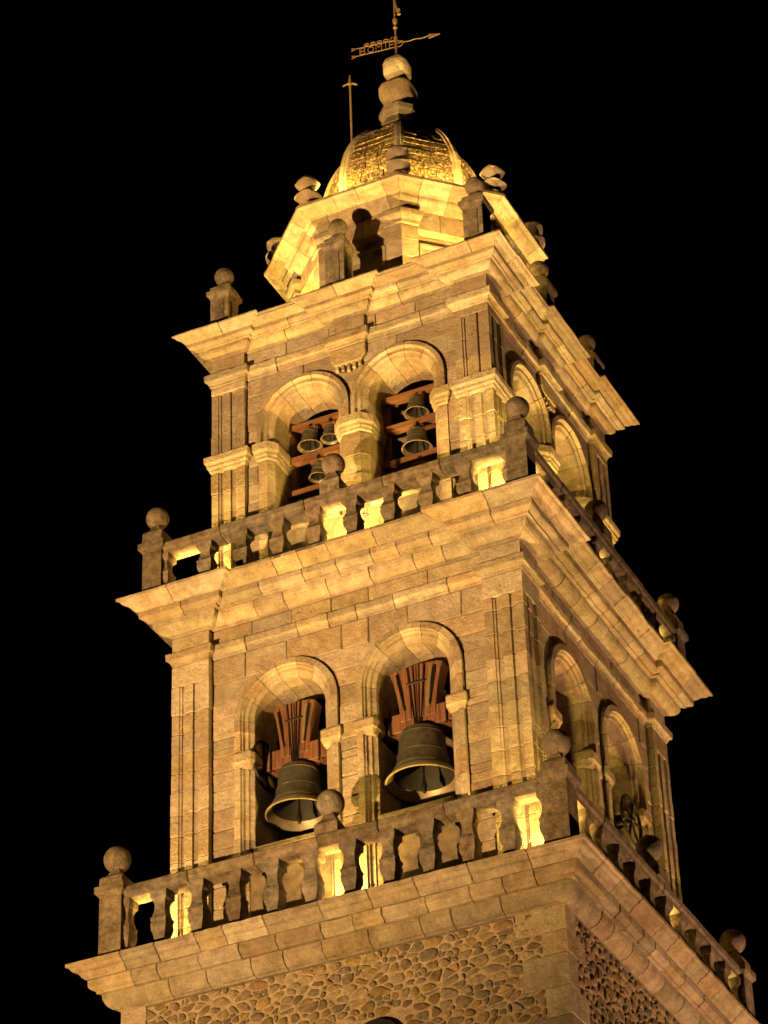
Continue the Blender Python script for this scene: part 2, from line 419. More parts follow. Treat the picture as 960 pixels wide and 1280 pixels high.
cornice('top_cornice', P2, .625, 12.20, 12.689, lambda p: zones_res_mid(p, E2, .11, .40))

# ------------------------------------------------------------------ belfries
def belfry(name, p, e, wl, zb, zs, cx, Ri, Ro, imp0, imp1, sill, zar0, zar1, zfr, thick, panel, ch, upper):
    inn = wl-thick
    ring = []
    # core with openings on all four sides
    parts = []
    def pr(poly, f, o0, o1): return loft(poly, [(o0, 0), (o1, 0)], lambda u, v, h: PF(f, u, h, v))
    for f in range(4):
        R = Ro-.05 if f in VIS else Ri
        out = wl-.035
        sd = out if f in (0, 2) else inn+.001
        parts.append(pr(rect(-sd, -cx-R, zb, zfr), f, inn, out)); parts.append(pr(rect(cx+R, sd, zb, zfr), f, inn, out))
        parts.append(pr(rect(-cx+R, cx-R, zb, zfr), f, inn, out))
        for c in (-cx, cx):
            parts.append(pr([(c-R, zfr)] + [(c+u, zs+v) for u, v in arc((0, 0), R, PI, 0, 16)] + [(c+R, zfr)], f, inn, out))
            parts.append(pr(rect(c-R, c+R, zb, sill-.12), f, inn+.05, out-.02))
    parts.append(loft(rect(-wl+.1, wl-.1, -wl+.1, wl-.1), [(zb, 0), (zb+.1, 0)], lambda u, v, h: (u, v, h)))
    parts.append(loft(rect(-wl+.1, wl-.1, -wl+.1, wl-.1), [(zfr-.2, 0), (zfr, 0)], lambda u, v, h: (u, v, h)))
    V, F = merge(*parts)
    core = obj(name, V, F, STONE if False else MORTAR, TOWER, origin=(0, 0, zb))
    bmat = STONE
    # ashlar courses
    def wz(z):
        if z <= zs: return Ro+.006
        if z < zs+Ro: return math.sqrt(max(0, (Ro+.006)**2-(z-zs)**2))
        return 0.0
    for f in VIS:
        z = zb
        while z < zar0-.05:
            h = U(.34, .50)
            if zar0-(z+h) < .26: h = zar0-z
            z1 = min(z+h, zar0); g = .006
            zz = [z+g+(z1-z-2*g)*i/6 for i in range(7)]
            if wz(z+g) > 0:
                bounds = [(lambda q: -e-.0, lambda q: -cx-wz(q)), (lambda q: -cx+wz(q), lambda q: cx-wz(q)), (lambda q: cx+wz(q), lambda q: e+.0)]
            else: bounds = [(lambda q: -e, lambda q: e)]
            for bl, br in bounds:
                mL, mR = max(bl(q) for q in zz), min(br(q) for q in zz)
                if max(br(q)-bl(q) for q in zz) < .07: continue
                js = joints(mL, mR, .42, .92, .2) if mR-mL > .7 else []
                ed = [bl] + [(lambda q, j=j: j) for j in js] + [br]
                for a, b in zip(ed, ed[1:]):
                    if z1-z > .3 and random.random() < .10 and a(z) == a(z1) and b(z) == b(z1):
                        zm = z+(z1-z)*U(.4, .6); rows = [[z+g, zm-g], [zm+g, z1-g]]
                    else: rows = [zz]
                    for rz in rows:
                        if a(rz[0]) == a(rz[-1]) and b(rz[0]) == b(rz[-1]): rz = [rz[0], rz[-1]]
                        poly = [(a(q)+g, q) for q in rz][::-1] + [(max(b(q)-g, a(q)+g+.01), q) for q in rz]
                        slab('ashlar_block', poly, f, wl-.12, wl, bmat, core)
            z = z1
        # arches
        for c in (-cx, cx):
            if upper: prof = [(Ro, wl-.06), (Ro, wl+.10), (Ro-.09, wl+.11), (Ro-.11, wl+.07), (Ro-.12, wl+.03), (Ro-.20, wl+.03), (Ro-.22, wl-.02), (Ri+.03, wl-.05), (Ri, wl-.09), (Ri, inn), (Ro-.1, inn)]
            else: prof = [(Ro, wl-.06), (Ro, wl+.09), (Ro-.13, wl+.10), (Ro-.15, wl+.05), (Ro-.17, wl+.05), (Ro-.19, wl-.01), (Ro-.25, wl-.02), (Ro-.27, wl-.07), (Ri, wl-.11), (Ri, inn), (Ro-.1, inn)]
            def vous(nm, stations):
                V, F = [], []; n = len(prof); jo = U(-.006, .006)
                for st in stations:
                    for r, o in prof:
                        s, z = st(r); V.append(PF(f, s, o+(jo if o > wl-.2 else 0), z))
                for k in range(len(stations)-1):
                    for i in range(n): F.append((k*n+i, k*n+(i+1) % n, (k+1)*n+(i+1) % n, (k+1)*n+i))
                F.append(tuple(range(n))); F.append(tuple(range((len(stations)-1)*n, len(stations)*n)))
                obj(nm, V, F, STONE, core, smooth=28)
            nv = 7
            cuts = [0] + [PI*(i+U(-.16, .16))/nv for i in range(1, nv)] + [PI]
            for a0, a1 in zip(cuts, cuts[1:]):
                g = .006
                vous('voussoir', [(lambda r, t=a0+g+(a1-a0-2*g)*i/5: (c+r*math.cos(t), zs+r*math.sin(t))) for i in range(6)])
            for sg in (-1, 1):
                z = imp1
                while z < zs-.01:
                    h = min(U(.3, .45), zs-z)
                    if zs-(z+h) < .2: h = zs-z
                    vous('jamb_stone', [(lambda r, q=q: (c+sg*r, q)) for q in (z+.006, z+h-.006)]); z += h
                z = zb
                while z < imp0-.01:
                    h = U(.42, .62)
                    if imp0-(z+h) < .3: h = imp0-z
                    if not upper:
                        vous('jamb_stone', [(lambda r, q=q: (c+sg*r, q)) for q in (z+.006, z+h-.006)])
                    else:
                        if sg*c > 0:      # outer pier, chamfered edge
                            poly = [(c+sg*Ro, wl-.1), (c+sg*Ro, wl+.04), (c+sg*(Ri+.12), wl+.04), (c+sg*Ri, wl-.10), (c+sg*Ri, inn), (c+sg*Ro, inn)]
                            column('pier_stone', poly, z, z+h, STONE, core, lambda u, v, hh: PF(f, u, v, hh))
                        elif c < 0:       # shared middle pier, once
                            w = cx-Ri
                            poly = [(-w, inn), (-w, wl-.12), (-w+.15, wl+.05), (w-.15, wl+.05), (w, wl-.12), (w, inn)]
                            column('pier_stone', poly, z, z+h, STONE, core, lambda u, v, hh: PF(f, u, v, hh))
                    z += h
                # impost
                if not upper:
                    poly = [(c+sg*(Ro+.01), wl-.1), (c+sg*(Ro+.01), wl+.05), (c+sg*(Ri+.02), wl+.05), (c+sg*(Ri+.0), wl-.0), (c+sg*Ri, wl-.28), (c+sg*(Ro+.01), wl-.28)]
                    V, F = loft(poly, [(imp0+.008, -.02), (imp0+.03, .0), (imp0+.10, .03), (imp0+.15, .055), (imp1-.06, .055), (imp1-.012, .03)], lambda u, v, hh: PF(f, u, v, hh))
                    obj('impost', V, F, STONE2, core)
            # sill
            slab('sill', rect(c-Ri+.004, c+Ri-.004, sill-.13, sill), f, inn+.02, wl+.02, STONE, core, b=.02)
        if upper:
            w = cx-Ri; st = [(imp0+.006, 0), (imp0+.03, .035), (imp0+.08, .04), (imp0+.12, .06), (imp0+.18, .065), (imp0+.24, .095), (imp1-.03, .10), (imp1-.01, .075)]
            caps = [[(-w, inn+.02), (-w, wl-.12), (-w+.15, wl+.05), (w-.15, wl+.05), (w, wl-.12), (w, inn+.02)]]
            for sg in (-1, 1):
                caps.append([(sg*(cx+Ro), wl-.1), (sg*(cx+Ro), wl+.04), (sg*(cx+Ri+.12), wl+.04), (sg*(cx+Ri), wl-.10), (sg*(cx+Ri), inn+.02), (sg*(cx+Ro), inn+.02)])
            for poly in caps:
                V, F = loft(poly, st, lambda u, v, hh: PF(f, u, v, hh)); obj('capital', V, F, STONE2, core)
    # corner pilasters, coursed, with a sunk panel and a raised strip
    def plan(notch):
        q = p; c = wl-.13
        N = []
        if notch:
            a, b = e+(q-e)*.22, e+(q-e)*.80; m0, m1 = e+(q-e)*.42, e+(q-e)*.66
            N = [(a, q), (a+.012, q-.03), (a+.05, q-.032), (a+.06, q-.065), (m0, q-.068), (m0+.012, q-.012), (m1-.012, q-.012), (m1, q-.068), (b-.06, q-.065), (b-.05, q-.032), (b-.012, q-.03), (b, q)]
        front = [(e, c), (e, q)] + N + [(q, q)]
        side = [(v, u) for u, v in N][::-1]
        return front + side + [(q, e), (c, e), (c, c)]
    ctop = panel
    for (sx, sy) in ((-1, -1), (1, -1), (1, 1)):
        fn = lambda u, v, h: (sx*u, sy*v, h)
        z = zb
        while z < zar0-.01:
            lim = ctop if z < ctop-.01 else zar0
            if upper and z < imp0-.02-.01: lim = min(lim, imp0-.02)
            if upper and abs(z-(imp0-.02)) < .02:
                poly = plan(False)
                V, F = loft(poly, [(z+.004, 0), (z+.05, .035), (z+.09, .04), (z+.13, .075), (z+.19, .08), (z+.25, .12), (imp1-.08, .125), (imp1-.06, .09)], fn)
                obj('pilaster_band', V, F, STONE2, core); z = imp1-.06; continue
            h = U(.40, .58)
            if lim-(z+h) < .26: h = lim-z
            column('pilaster_stone', plan(z < ctop-.01), z, z+h, STONE, core, fn, b=.010, jit=.006); z += h
        column('frieze_stone', plan(False), zar1, zfr-.004, STONE, core, fn)
    H = zar1-zar0
    AR = [(0, zar0+.006), (.02, zar0+.02), (.03, zar0+.20*H), (.065, zar0+.36*H), (.10, zar0+.42*H), (.11, zar0+.50*H), (.115, zar0+.90*H), (.10, zar1-.006), (-.02, zar1-.005)]
    for f in VIS:
        zn = zones_res_mid(p, e, p-wl, .40) if upper else zones_res(p, e, p-wl)
        course('architrave_stone', f, AR, zn, STONE2, core, .6, 1.2)
        for a, b in zip([-e]+joints(-e, e, .6, 1.3), joints(-e, e, .6, 1.3)+[e]): pass
        js = joints(-e, e, .6, 1.3); ed = [-e]+js+[e]
        for a, b in zip(ed, ed[1:]): slab('frieze_stone', rect(a+.006, b-.006, zar1+.006, zfr-.006), f, wl-.12, wl, STONE, core)
    return core
LOW = belfry('lower_belfry', P1, E1, WL1, -2.29, 2.84, 1.31, .77, 1.11, 1.77, 2.15, .04, 4.42, 4.72, 5.09, 1.05, 3.95, 0, False)
UPP = belfry('upper_belfry', P2, E2, WL2, 5.84, 10.10, 1.085, .74, 1.06, 9.28, 9.72, 7.55, 11.47, 11.80, 12.20, .90, 11.28, 0, True)
# fluted console above the middle pier of the upper belfry
for f in VIS:
    V, F = loft([(-.40, 11.47), (-.40, 11.20), (-.30, 11.05), (.30, 11.05), (.40, 11.20), (.40, 11.47)], [(WL2-.05, 0), (WL2+.10, 0), (WL2+.115, -.015)], lambda u, v, h: PF(f, u, h, v))
    con = obj('console', V, F, STONE, UPP)
    for k in range(5):
        s = -.26+k*.13
        V, F = loft(rect(s-.038, s+.038, 10.86+abs(k-2)*.03, 11.06), [(WL2-.02, 0), (WL2+.08, 0), (WL2+.10, -.015)], lambda u, v, h: PF(f, u, h, v))
        obj('console_drop', V, F, STONE, con)
    slab('frieze_stone', rect(-.40, .40, 11.806, 12.194), f, WL2-.02, P2, STONE, UPP)

# ------------------------------------------------------------------ balustrades
def ball_mesh(r, n=20, m=12):
    prof = [(max(.02, r*math.sin(PI*i/m)), -r*math.cos(PI*i/m)) for i in range(m+1)]
    return lathe(prof, n)
def balustrade(name, h, zfl, zrail, zball, nb, sp, hw, rb):
    zr0 = zrail-.25
    par = []
    for f in range(4):
        sd = h if f in (0, 2) else h-.18
        par.append(loft(rect(-sd, sd, h-.16, h+.16), [(zfl-.01, 0), (zfl+.11, 0), (zfl+.13, -.02)], lambda u, v, q: PF(f, u, v, q)))
    V, F = merge(*par); root = obj(name, V, F, WEATH, TOWER, origin=(0, 0, zfl))
    # baluster: square on plan, vase outline
    H = zr0-(zfl+.13); z = zfl+.13
    st = [(0, .165), (.10*H, .165), (.12*H, .13), (.20*H, .115), (.27*H, .13), (.34*H, .16), (.42*H, .172), (.49*H, .16), (.51*H, .175), (.55*H, .175), (.57*H, .15), (.68*H, .118), (.78*H, .112), (.84*H, .135), (.87*H, .155), (.89*H, .18), (H, .185)]
    V, F = loft(rect(-.1, .1, -.1, .1), [(a, b*.93-.1) for a, b in st], lambda u, v, q: (u, v, z+q))
    proto = None
    for f in VIS:
        for s in [-h+hw-.03] + [sp*(k-(nb-1)/2) for k in range(nb)] + [h-hw+.03]:
            w = Vector(PF(f, s, h, 0))
            if proto is None:
                proto = obj('baluster', [(a[0]+w.x, a[1]+w.y, a[2]) for a in V], F, WEATH, root, smooth=50); zc = WL[proto.name].z
            else:
                o = copy_of(proto, root, (w.x, w.y, zc)); o.rotation_euler = (0, 0, U(-.03, .03)+(PI/2)*random.randint(0, 3))
        RP = [(.0, zr0), (.15, zr0), (.16, zr0+.07), (.20, zr0+.11), (.205, zrail-.03), (.18, zrail), (-.18, zrail)]
        js = joints(-h+.25, h-.25, 1.2, 1.9); ed = [-h+.22]+js+[h-.22]
        for a, b in zip(ed, ed[1:]):
            sweep('rail_stone', f, RP, h, a, 0, b, 0, WEATH, root, inner=.18)
    # posts at the corners and over the middle
    bV, bF = ball_mesh(rb); bp = None; pp = None
    def post(x, y):
        nonlocal pp
        zt = zball-rb
        cap0, cap1 = zrail-.17, zrail+.05
        S = [(zfl, hw), (zfl+.12, hw), (cap0, hw), (cap0+.03, hw+.02), (cap0+.09, hw+.075), (cap1, hw+.075), (cap1+.015, hw+.01), (zt-.20, hw+.005), (zt-.16, hw-.02), (zt-.09, hw*.55), (zt+.02, .085), (zt+.06, .10)]
        if pp is None:
            V, F = loft(rect(-.1, .1, -.1, .1), [(a, b-.1) for a, b in S], lambda u, v, q: (x+u, y+v, q)); pp = obj('post', V, F, WEATH, root)
        else: copy_of(pp, root, (x, y, WL[pp.name].z))
    mp = None
    def mid(x, y):
        nonlocal mp
        zt = zball-rb
        S = [(zrail, hw), (zt-.24, hw), (zt-.22, hw-.02), (zt-.12, hw*.6), (zt+.01, .09), (zt+.06, .10)]
        if mp is None:
            V, F = loft(rect(-.1, .1, -.1, .1), [(a, b-.1) for a, b in S], lambda u, v, q: (x+u, y+v, q)); mp = obj('pedestal', V, F, WEATH, root)
        else: copy_of(mp, root, (x, y, WL[mp.name].z))
    for x, y in ((-h, -h), (h, -h), (h, h)): post(x, y)
    for x, y in ((0, -h), (h, 0)): mid(x, y)
    for x, y in ((-h, -h), (h, -h), (h, h), (0, -h), (h, 0)):
        if bp is None: bp = obj('stone_ball', [(a[0]+x, a[1]+y, a[2]+zball) for a in bV], bF, WEATH, root, smooth=40)
        else: copy_of(bp, root, (x, y, WL[bp.name].z), U(0, 6))
    return root
balustrade('lower_balustrade', 4.5, -2.297, -.70, 0.0, 10, .782, .235, .265)
balustrade('upper_balustrade', 4.008, 5.836, 7.17, 7.934, 8, .815, .215, .24)

# ball posts standing on the top terrace
bV, bF = ball_mesh(.215); bp = pp = None
TP = empty('terrace_posts', (0, 0, Z0+12.7), parent=TOWER)
for x, y, zb_ in ((-3.0, -3.0, 14.58), (-.17, -3.12, 14.76), (3.02, -3.06, 14.70), (3.14, .05, 14.62), (3.02, 3.02, 14.66)):
    zt = 14.66-.215; z0 = 12.68
    S = [(z0, .26), (z0+.10, .26), (z0+.11, .22), (zt-.50, .22), (zt-.46, .24), (zt-.40, .285), (zt-.30, .29), (zt-.28, .235), (zt-.17, .225), (zt-.10, .13), (zt+.02, .08), (zt+.05, .09)]
    if pp is None:
        V, F = loft(rect(-.1, .1, -.1, .1), [(a, b-.1) for a, b in S], lambda u, v, q: (x+u, y+v, q+zb_-14.66)); pp = obj('post', V, F, WEATH, TP); dz = WL[pp.name].z-zb_
        V, F = merge(*[boxm((x, y, 0), (.001, .001, .001))]); 
        bp = obj('stone_ball', [(a[0]+x, a[1]+y, a[2]+zb_) for a in bV], bF, WEATH, TP, smooth=40)
    else:
        copy_of(pp, TP, (x, y, zb_+dz)); copy_of(bp, TP, (x, y, zb_+Z0), U(0, 6))
    for f in VIS:      # raised panel on the post
        V, F = loft(rect(-.115, .115, z0+.22, zt-.60), [(.215, 0), (.236, 0), (.246, -.015)], lambda u, v, h: tuple(Vector(PF(f, u, h, v+zb_-14.66))+Vector((x, y, 0))))
        obj('post_panel', V, F, WEATH, TP)

# ------------------------------------------------------------------ octagonal drum
TAN = math.tan(PI/8)
def octp(r, k=TAN): return [(-k*r, -r), (k*r, -r), (r, -k*r), (r, k*r), (k*r, r), (-k*r, r), (-r, k*r), (-r, -k*r)]
RD = 2.30
V, F = loft(octp(RD-.26), [(12.66, 0), (15.56, 0)], lambda u, v, h: (u, v, h))
DRUM = obj('drum', V, F, MORTAR, TOWER, origin=(0, 0, 12.66))
# faces by angle: 0 = front, 1 = front right, 2 = right, -1 = front left
def PO(k, s, o, z):
    a = k*PI/4; x, y = s, -o
    return (x*math.cos(a)-y*math.sin(a), x*math.sin(a)+y*math.cos(a), z)
HS = RD*TAN
for k in (-2, -1, 0, 1, 2):
    # pilasters flank each face; sunk bay with a framed panel between
    for sg in (-1, 1):
        z = 12.69
        while z < 14.98:
            h = U(.42, .55)
            if 15.0-(z+h) < .25: h = 15.0-z
            a, b = HS-.34, HS+.105*TAN
            poly = [(sg*a, RD-.1), (sg*a, RD+.10)]+[(sg*b, RD+.10), (sg*(HS-.1*TAN), RD-.1)]
            V, F = loft(poly, [(z+.005, -.008), (z+.015, 0), (z+h-.015, 0), (z+h-.005, -.008)], lambda u, v, q: PO(k, u, v, q)); obj('drum_pilaster_stone', V, F, STONE, DRUM)
            z += h
        band = [(sg*(HS-.34), RD-.1), (sg*(HS-.34), RD+.10), (sg*(HS+.10*TAN), RD+.10), (sg*(HS-.1*TAN), RD-.1)]
        def bf(o_, zz): return [(PO(k, sg*(HS-.34-o_), RD-.1, zz)), PO(k, sg*(HS-.34-o_), RD+.10+o_, zz), PO(k, sg*((RD+.10+o_)*TAN-.004), RD+.10+o_, zz), PO(k, sg*((RD-.1)*TAN-.004), RD-.1, zz)]
        V = []; F = []
        S = [(0, 15.0), (.03, 15.03), (.035, 15.12), (.09, 15.20), (.11, 15.24), (.115, 15.36), (.09, 15.38), (0, 15.39)]
        for o_, zz in S: V += bf(o_, zz)
        for q in range(len(S)-1):
            for i in range(4): F.append((q*4+i, q*4+(i+1) % 4, q*4+4+(i+1) % 4, q*4+4+i))
        F += [(0, 1, 2, 3), tuple(range(len(S)*4-4, len(S)*4))]
        obj('drum_capital', V, F, STONE2, DRUM)
    z = 12.69
    while z < 15.5:
        h = U(.42, .58)
        if 15.55-(z+h) < .3: h = 15.55-z
        if z < 15.0 and z+h > 15.0: h = 15.0-z
        hi = HS-.35 if z+h <= 15.4 else HS-.02; dq = .20 if z+h <= 15.05 else 0
        js = [U(-.2, .2)] if random.random() < .75 else []
        ed = [-hi]+js+[hi]
        for a, b in zip(ed, ed[1:]):
            V, F = loft(rect(a+.005, b-.005, z+.005, z+h-.005), [(RD-.34, 0), (RD-.012-dq, 0), (RD-dq, -.012)], lambda u, v, q: PO(k, u, q, v)); obj('ashlar_block', V, F, STONE, DRUM)
        z += h
    fr = merge(*[loft(pl, [(RD-.24, 0), (RD-.13, 0), (RD-.12, -.01)], lambda u, v, q: PO(k, u, q, v)) for pl in
         (rect(-.50, -.42, 12.9, 14.75), rect(.42, .50, 12.9, 14.75), rect(-.418, .418, 14.67, 14.75))])
    obj('panel_frame', fr[0], fr[1], STONE, DRUM)
# drum cornice
CP = [(0, 15.52), (.02, 15.53), (.06, 15.55), (.12, 15.60), (.18, 15.62), (.22, 15.66), (.24, 15.72), (.30, 15.74), (.38, 15.76), (.46, 15.80), (.52, 15.85), (.56, 15.86), (.60, 15.87), (.60, 15.94), (.58, 15.95)]
RC = RD+.04
cc = loft(octp(RC), [(z, d*1.0-.05) for d, z in CP[:-1]] + [(15.93, .5), (16.05, -.25)], lambda u, v, h: (u, v, h))
DC = obj('drum_cornice', cc[0], cc[1], MORTAR, TOWER, origin=(0, 0, 15.5))
for k in (-2, -1, 0, 1, 2):
    for half in (CP[:8], CP[7:]):
        js = [U(-.75, -.35), U(.0, .2), U(.5, .8)]
        ends = [(-1, None)]+[(0, j) for j in js]+[(1, None)]
        for (m0, j0), (m1, j1) in zip(ends, ends[1:]):
            cl = [(-.2, half[0][1])]+list(half)+[(-.2, half[-1][1]+.001)]; n = len(cl); V, F = [], []; jo = U(-.004, .006)
            for (m, j, g) in ((m0, j0, .006), (m1, j1, -.006)):
                for d, zz in cl:
                    o_ = RC+d+jo; s = (m*o_*TAN + g*.5) if m else j+g
                    V.append(PO(k, s, o_, zz))
            F = [(i, (i+1) % n, n+(i+1) % n, n+i) for i in range(n)]+[tuple(range(n)), tuple(range(n, 2*n))]
            obj('cornice_stone', V, F, STONE2, DC)

# ------------------------------------------------------------------ dome
ZC, RA, BH = 17.25, 1.66, 2.45
def dr(z): return RA if z < ZC else RA*math.sqrt(max(.0, 1-((z-ZC)/BH)**2))
zs_ = [15.9, 16.3, 16.75, ZC]+[ZC+BH*math.sin(PI/2*i/12) for i in range(1, 12)]+[ZC+BH*.998]
V, F = loft(octp(1.0), [(z, (dr(z)-.04)-1.0) for z in zs_], lambda u, v, h: (u, v, h))
DM = obj('dome', V, F, MORTAR, TOWER, origin=(0, 0, 15.9))
rows = [16.05]
while rows[-1] < ZC+BH*.985: rows.append(rows[-1]+(.19 if rows[-1] < 18.6 else .15 if rows[-1] < 19.3 else .09))
for k in (-2, -1, 0, 1, 2):
    for z0, z1 in zip(rows, rows[1:]):
        z1 = min(z1, ZC+BH*.985)
        r0, r1 = dr(z0), dr(z1); w0 = r0*TAN-.05
        if w0 < .08: continue
        nst = max(1, round(2*w0/.42)); cut = [-1]+[-1+2*(i+U(-.22, .22))/nst for i in range(1, nst)]+[1]
        for a, b in zip(cut, cut[1:]):
            g = U(.004, .012); t = U(.0, .035); V = []
            for th, ins in ((-.05, 0), (t, 0), (t+.01, .012)):
                for (zz, r, dz) in ((z0, r0, g+ins), (z1, r1, -g-ins)):
                    wq = r*TAN-.05
                    for q, dg in ((a, g+ins), (b, -g-ins)):
                        V.append(PO(k, q*wq+dg, r+th, zz+dz))
            F = []
            for L_ in (0, 4):
                F += [(L_, L_+1, L_+5, L_+4), (L_+1, L_+3, L_+7, L_+5), (L_+3, L_+2, L_+6, L_+7), (L_+2, L_, L_+4, L_+6)]
            F += [(0, 2, 3, 1), (8, 9, 11, 10)]
            obj('dome_stone', V, F, DOME, DM)
for i in range(8):
    a = -PI/2+PI/8+i*PI/4-PI/4*2
    if i in (5, 6, 7) and False: continue
    V, F = [], []
    zz = [16.0, 16.5, 17.0]+[ZC+BH*math.sin(PI/2*q/14) for q in range(15)]
    er, et = Vector((math.cos(a), math.sin(a), 0)), Vector((-math.sin(a), math.cos(a), 0))
    for z in zz:
        r = dr(z)/math.cos(PI/8); w = .11 if z < 19 else max(.03, .11*(19.75-z)/.75)
        for (dw, do) in ((-w, -.10), (-w, .04), (-w*.5, .05), (-w*.45, .10), (w*.45, .10), (w*.5, .05), (w, .04), (w, -.10)):
            V.append(tuple(er*max(.01, r+do)+et*dw+Vector((0, 0, z))))
    n = 8
    for q in range(len(zz)-1):
        for j in range(n): F.append((q*n+j, q*n+(j+1) % n, (q+1)*n+(j+1) % n, (q+1)*n+j))
    F += [tuple(range(n)), tuple(range(len(V)-n, len(V)))]
    obj('rib', V, F, STONE, DM)
# stone urns over the corners of the drum
def urn_prof(s): return [(.25*s, 0), (.26*s, .10*s), (.12*s, .22*s), (.11*s, .27*s), (.22*s, .37*s), (.285*s, .44*s), (.25*s, .52*s), (.13*s, .62*s), (.12*s, .66*s), (.22*s, .76*s), (.26*s, .84*s), (.20*s, .96*s), (.04*s, 1.06*s)]
def urn_old(s): return [(.20*s, 0), (.20*s, .10*s), (.11*s, .16*s), (.10*s, .24*s), (.20*s, .34*s), (.25*s, .46*s), (.22*s, .56*s), (.11*s, .62*s), (.10*s, .68*s), (.20*s, .78*s), (.22*s, .90*s), (.16*s, 1.02*s), (.04*s, 1.10*s)]
uV, uF = lathe(urn_prof(.92), 28, sq=3.6)
up = None
for i in range(8):
    a = -PI/2+PI/8+(i-3)*PI/4; r = (RC+.32)/math.cos(PI/8)
    if i in (7,): continue
    x, y = r*math.cos(a), r*math.sin(a)
    if up is None: up = obj('corner_urn', [(q[0]+x, q[1]+y, q[2]+15.93) for q in uV], uF, STONE2, DC, smooth=55); uz = WL[up.name].z
    else: copy_of(up, DC, (x, y, uz), a)
# finial: pedestal and two stone bulbs
V, F = loft(octp(.4), [(19.55, .14), (19.80, .14), (19.86, .08), (20.02, .0), (20.14, -.06), (20.24, -.02), (20.30, .03), (20.42, .04), (20.44, -.08), (20.52, -.16)], lambda u, v, h: (u, v, h))
FN = obj('finial', V, F, STONE2, TOWER, origin=(0, 0, 19.6))
V, F = lathe([(.17, 20.5), (.15, 20.62), (.15, 20.76), (.34, 20.79), (.39, 20.88), (.40, 21.12), (.355, 21.25), (.22, 21.31), (.12, 21.33)], 32, sq=4.2, phase=.12)
obj('stone_bulb', V, F, STONE2, FN, smooth=55)
V, F = lathe([(.13, 21.33), (.115, 21.40), (.115, 21.52), (.235, 21.54), (.285, 21.63), (.295, 21.90), (.25, 22.06), (.12, 22.14), (.03, 22.16)], 32, sq=4.2, phase=.12)
obj('stone_bulb', V, F, STONE2, FN, smooth=55)

# ------------------------------------------------------------------ weather vane and lightning rod
VN = empty('weather_vane', (0, 0, Z0+22.16), 'gilded iron arrow weather vane with openwork tail and cross, on the topmost stone bulb', 'weather vane')
V, F = tube([(0, 0, 22.1), (0, 0, 23.9), (0, 0, 25.4)], .022, 8, [.028, .022, .016]); obj('spindle', V, F, GILT, VN)
dv = Vector((1.0, .17, 0)).normalized(); dz = Vector((0, 0, 1)); ZV = 22.66
def vp(s, z, n=0): return tuple(dv*s+dz*z+Vector((-dv.y, dv.x, 0))*n)
shaft_pts = [(.05+.09*i, ZV+.016*math.sin(i*1.7)) for i in range(10)]
V, F = merge(tube([vp(s, z) for s, z in shaft_pts], .012, 6), tube([vp(-1.0, ZV+.11), vp(-.05, ZV+.11), vp(.18, ZV+.03)], .012, 6), tube([vp(-1.0, ZV-.13), vp(.12, ZV-.11), vp(.2, ZV)], .012, 6))
obj('arrow_shaft', V, F, GILT, VN)
def flat(poly, th=.012): return loft(poly, [(-th, 0), (th, 0)], lambda u, v, h: vp(u, v, h))
V, F = flat([(.80, ZV+.07), (1.08, ZV), (.80, ZV-.07), (.87, ZV)]); obj('arrow_head', V, F, GILT, VN)
for zc in (ZV+.11, ZV-.13):
    V, F = flat([(-1.10, zc+.05), (-1.0, zc+.016), (-1.0, zc-.016), (-1.10, zc-.05), (-1.06, zc)]); obj('tail_point', V, F, GILT, VN)
def ring(cx, cz, a, b): return tube([vp(cx+a*math.cos(t), cz+b*math.sin(t)) for t in [2*PI*i/14 for i in range(15)]], .011, 5)
def bar(x0, z0, x1, z1, r=.011): return tube([vp(x0, z0), vp(x1, z1)], r, 5)
glyph = [[ring(-.82, ZV+.04, .06, .05), ring(-.82, ZV-.06, .06, .05), bar(-.89, ZV-.12, -.89, ZV+.10)],
         [ring(-.62, ZV-.01, .07, .09)],
         [bar(-.49, ZV-.11, -.49, ZV+.10), bar(-.49, ZV+.10, -.42, ZV), bar(-.42, ZV, -.35, ZV+.10), bar(-.35, ZV+.10, -.35, ZV-.11)],
         [bar(-.25, ZV-.11, -.25, ZV+.10)],
         [bar(-.16, ZV-.11, -.16, ZV+.10), bar(-.16, ZV-.10, -.04, ZV-.10), bar(-.16, ZV+.09, -.04, ZV+.09), bar(-.16, ZV, -.06, ZV)]]
for g in glyph:
    V, F = merge(*g); obj('openwork_letter', V, F, GILT, VN)
V, F = merge(*[ring(-.72+.16*i, ZV+.17, .06, .035) for i in range(4)], bar(-.16, ZV+.12, -.08, ZV+.24)); obj('scroll', V, F, GILT, VN)
V, F = merge(tube([(0, 0, 22.5), (0, 0, 22.85)], .045, 8, [.03, .05]), lathe([(.02, 23.10), (.055, 23.16), (.02, 23.24), (.05, 23.32), (.06, 23.42), (.02, 23.50)], 10)); obj('knop', V, F, GILT, VN)
wv2 = Vector((.55, -.35, 0)).normalized()
def wp(s, z): return tuple(wv2*s+Vector((0, 0, z)))
V, F = merge(tube([wp(.0, 24.15), wp(.10, 23.75), wp(.22, 23.42)], .02, 6), tube([wp(.19, 23.62), wp(.16, 23.46)], .035, 6), tube([wp(0, 24.05), wp(.10, 23.62)], .018, 6), tube([wp(-.45, 24.55), wp(.45, 24.55)], .022, 6)); obj('cross', V, F, GILT, VN)
ROD = empty('lightning_rod', (-1.01, -.47, Z0+18.2), 'slender lightning rod with small crossed tip beside the dome', 'lightning rod')
V, F = tube([(-1.01, -.47, 18.2), (-1.01, -.47, 21.45)], .027, 8); obj('rod', V, F, GILT, ROD)
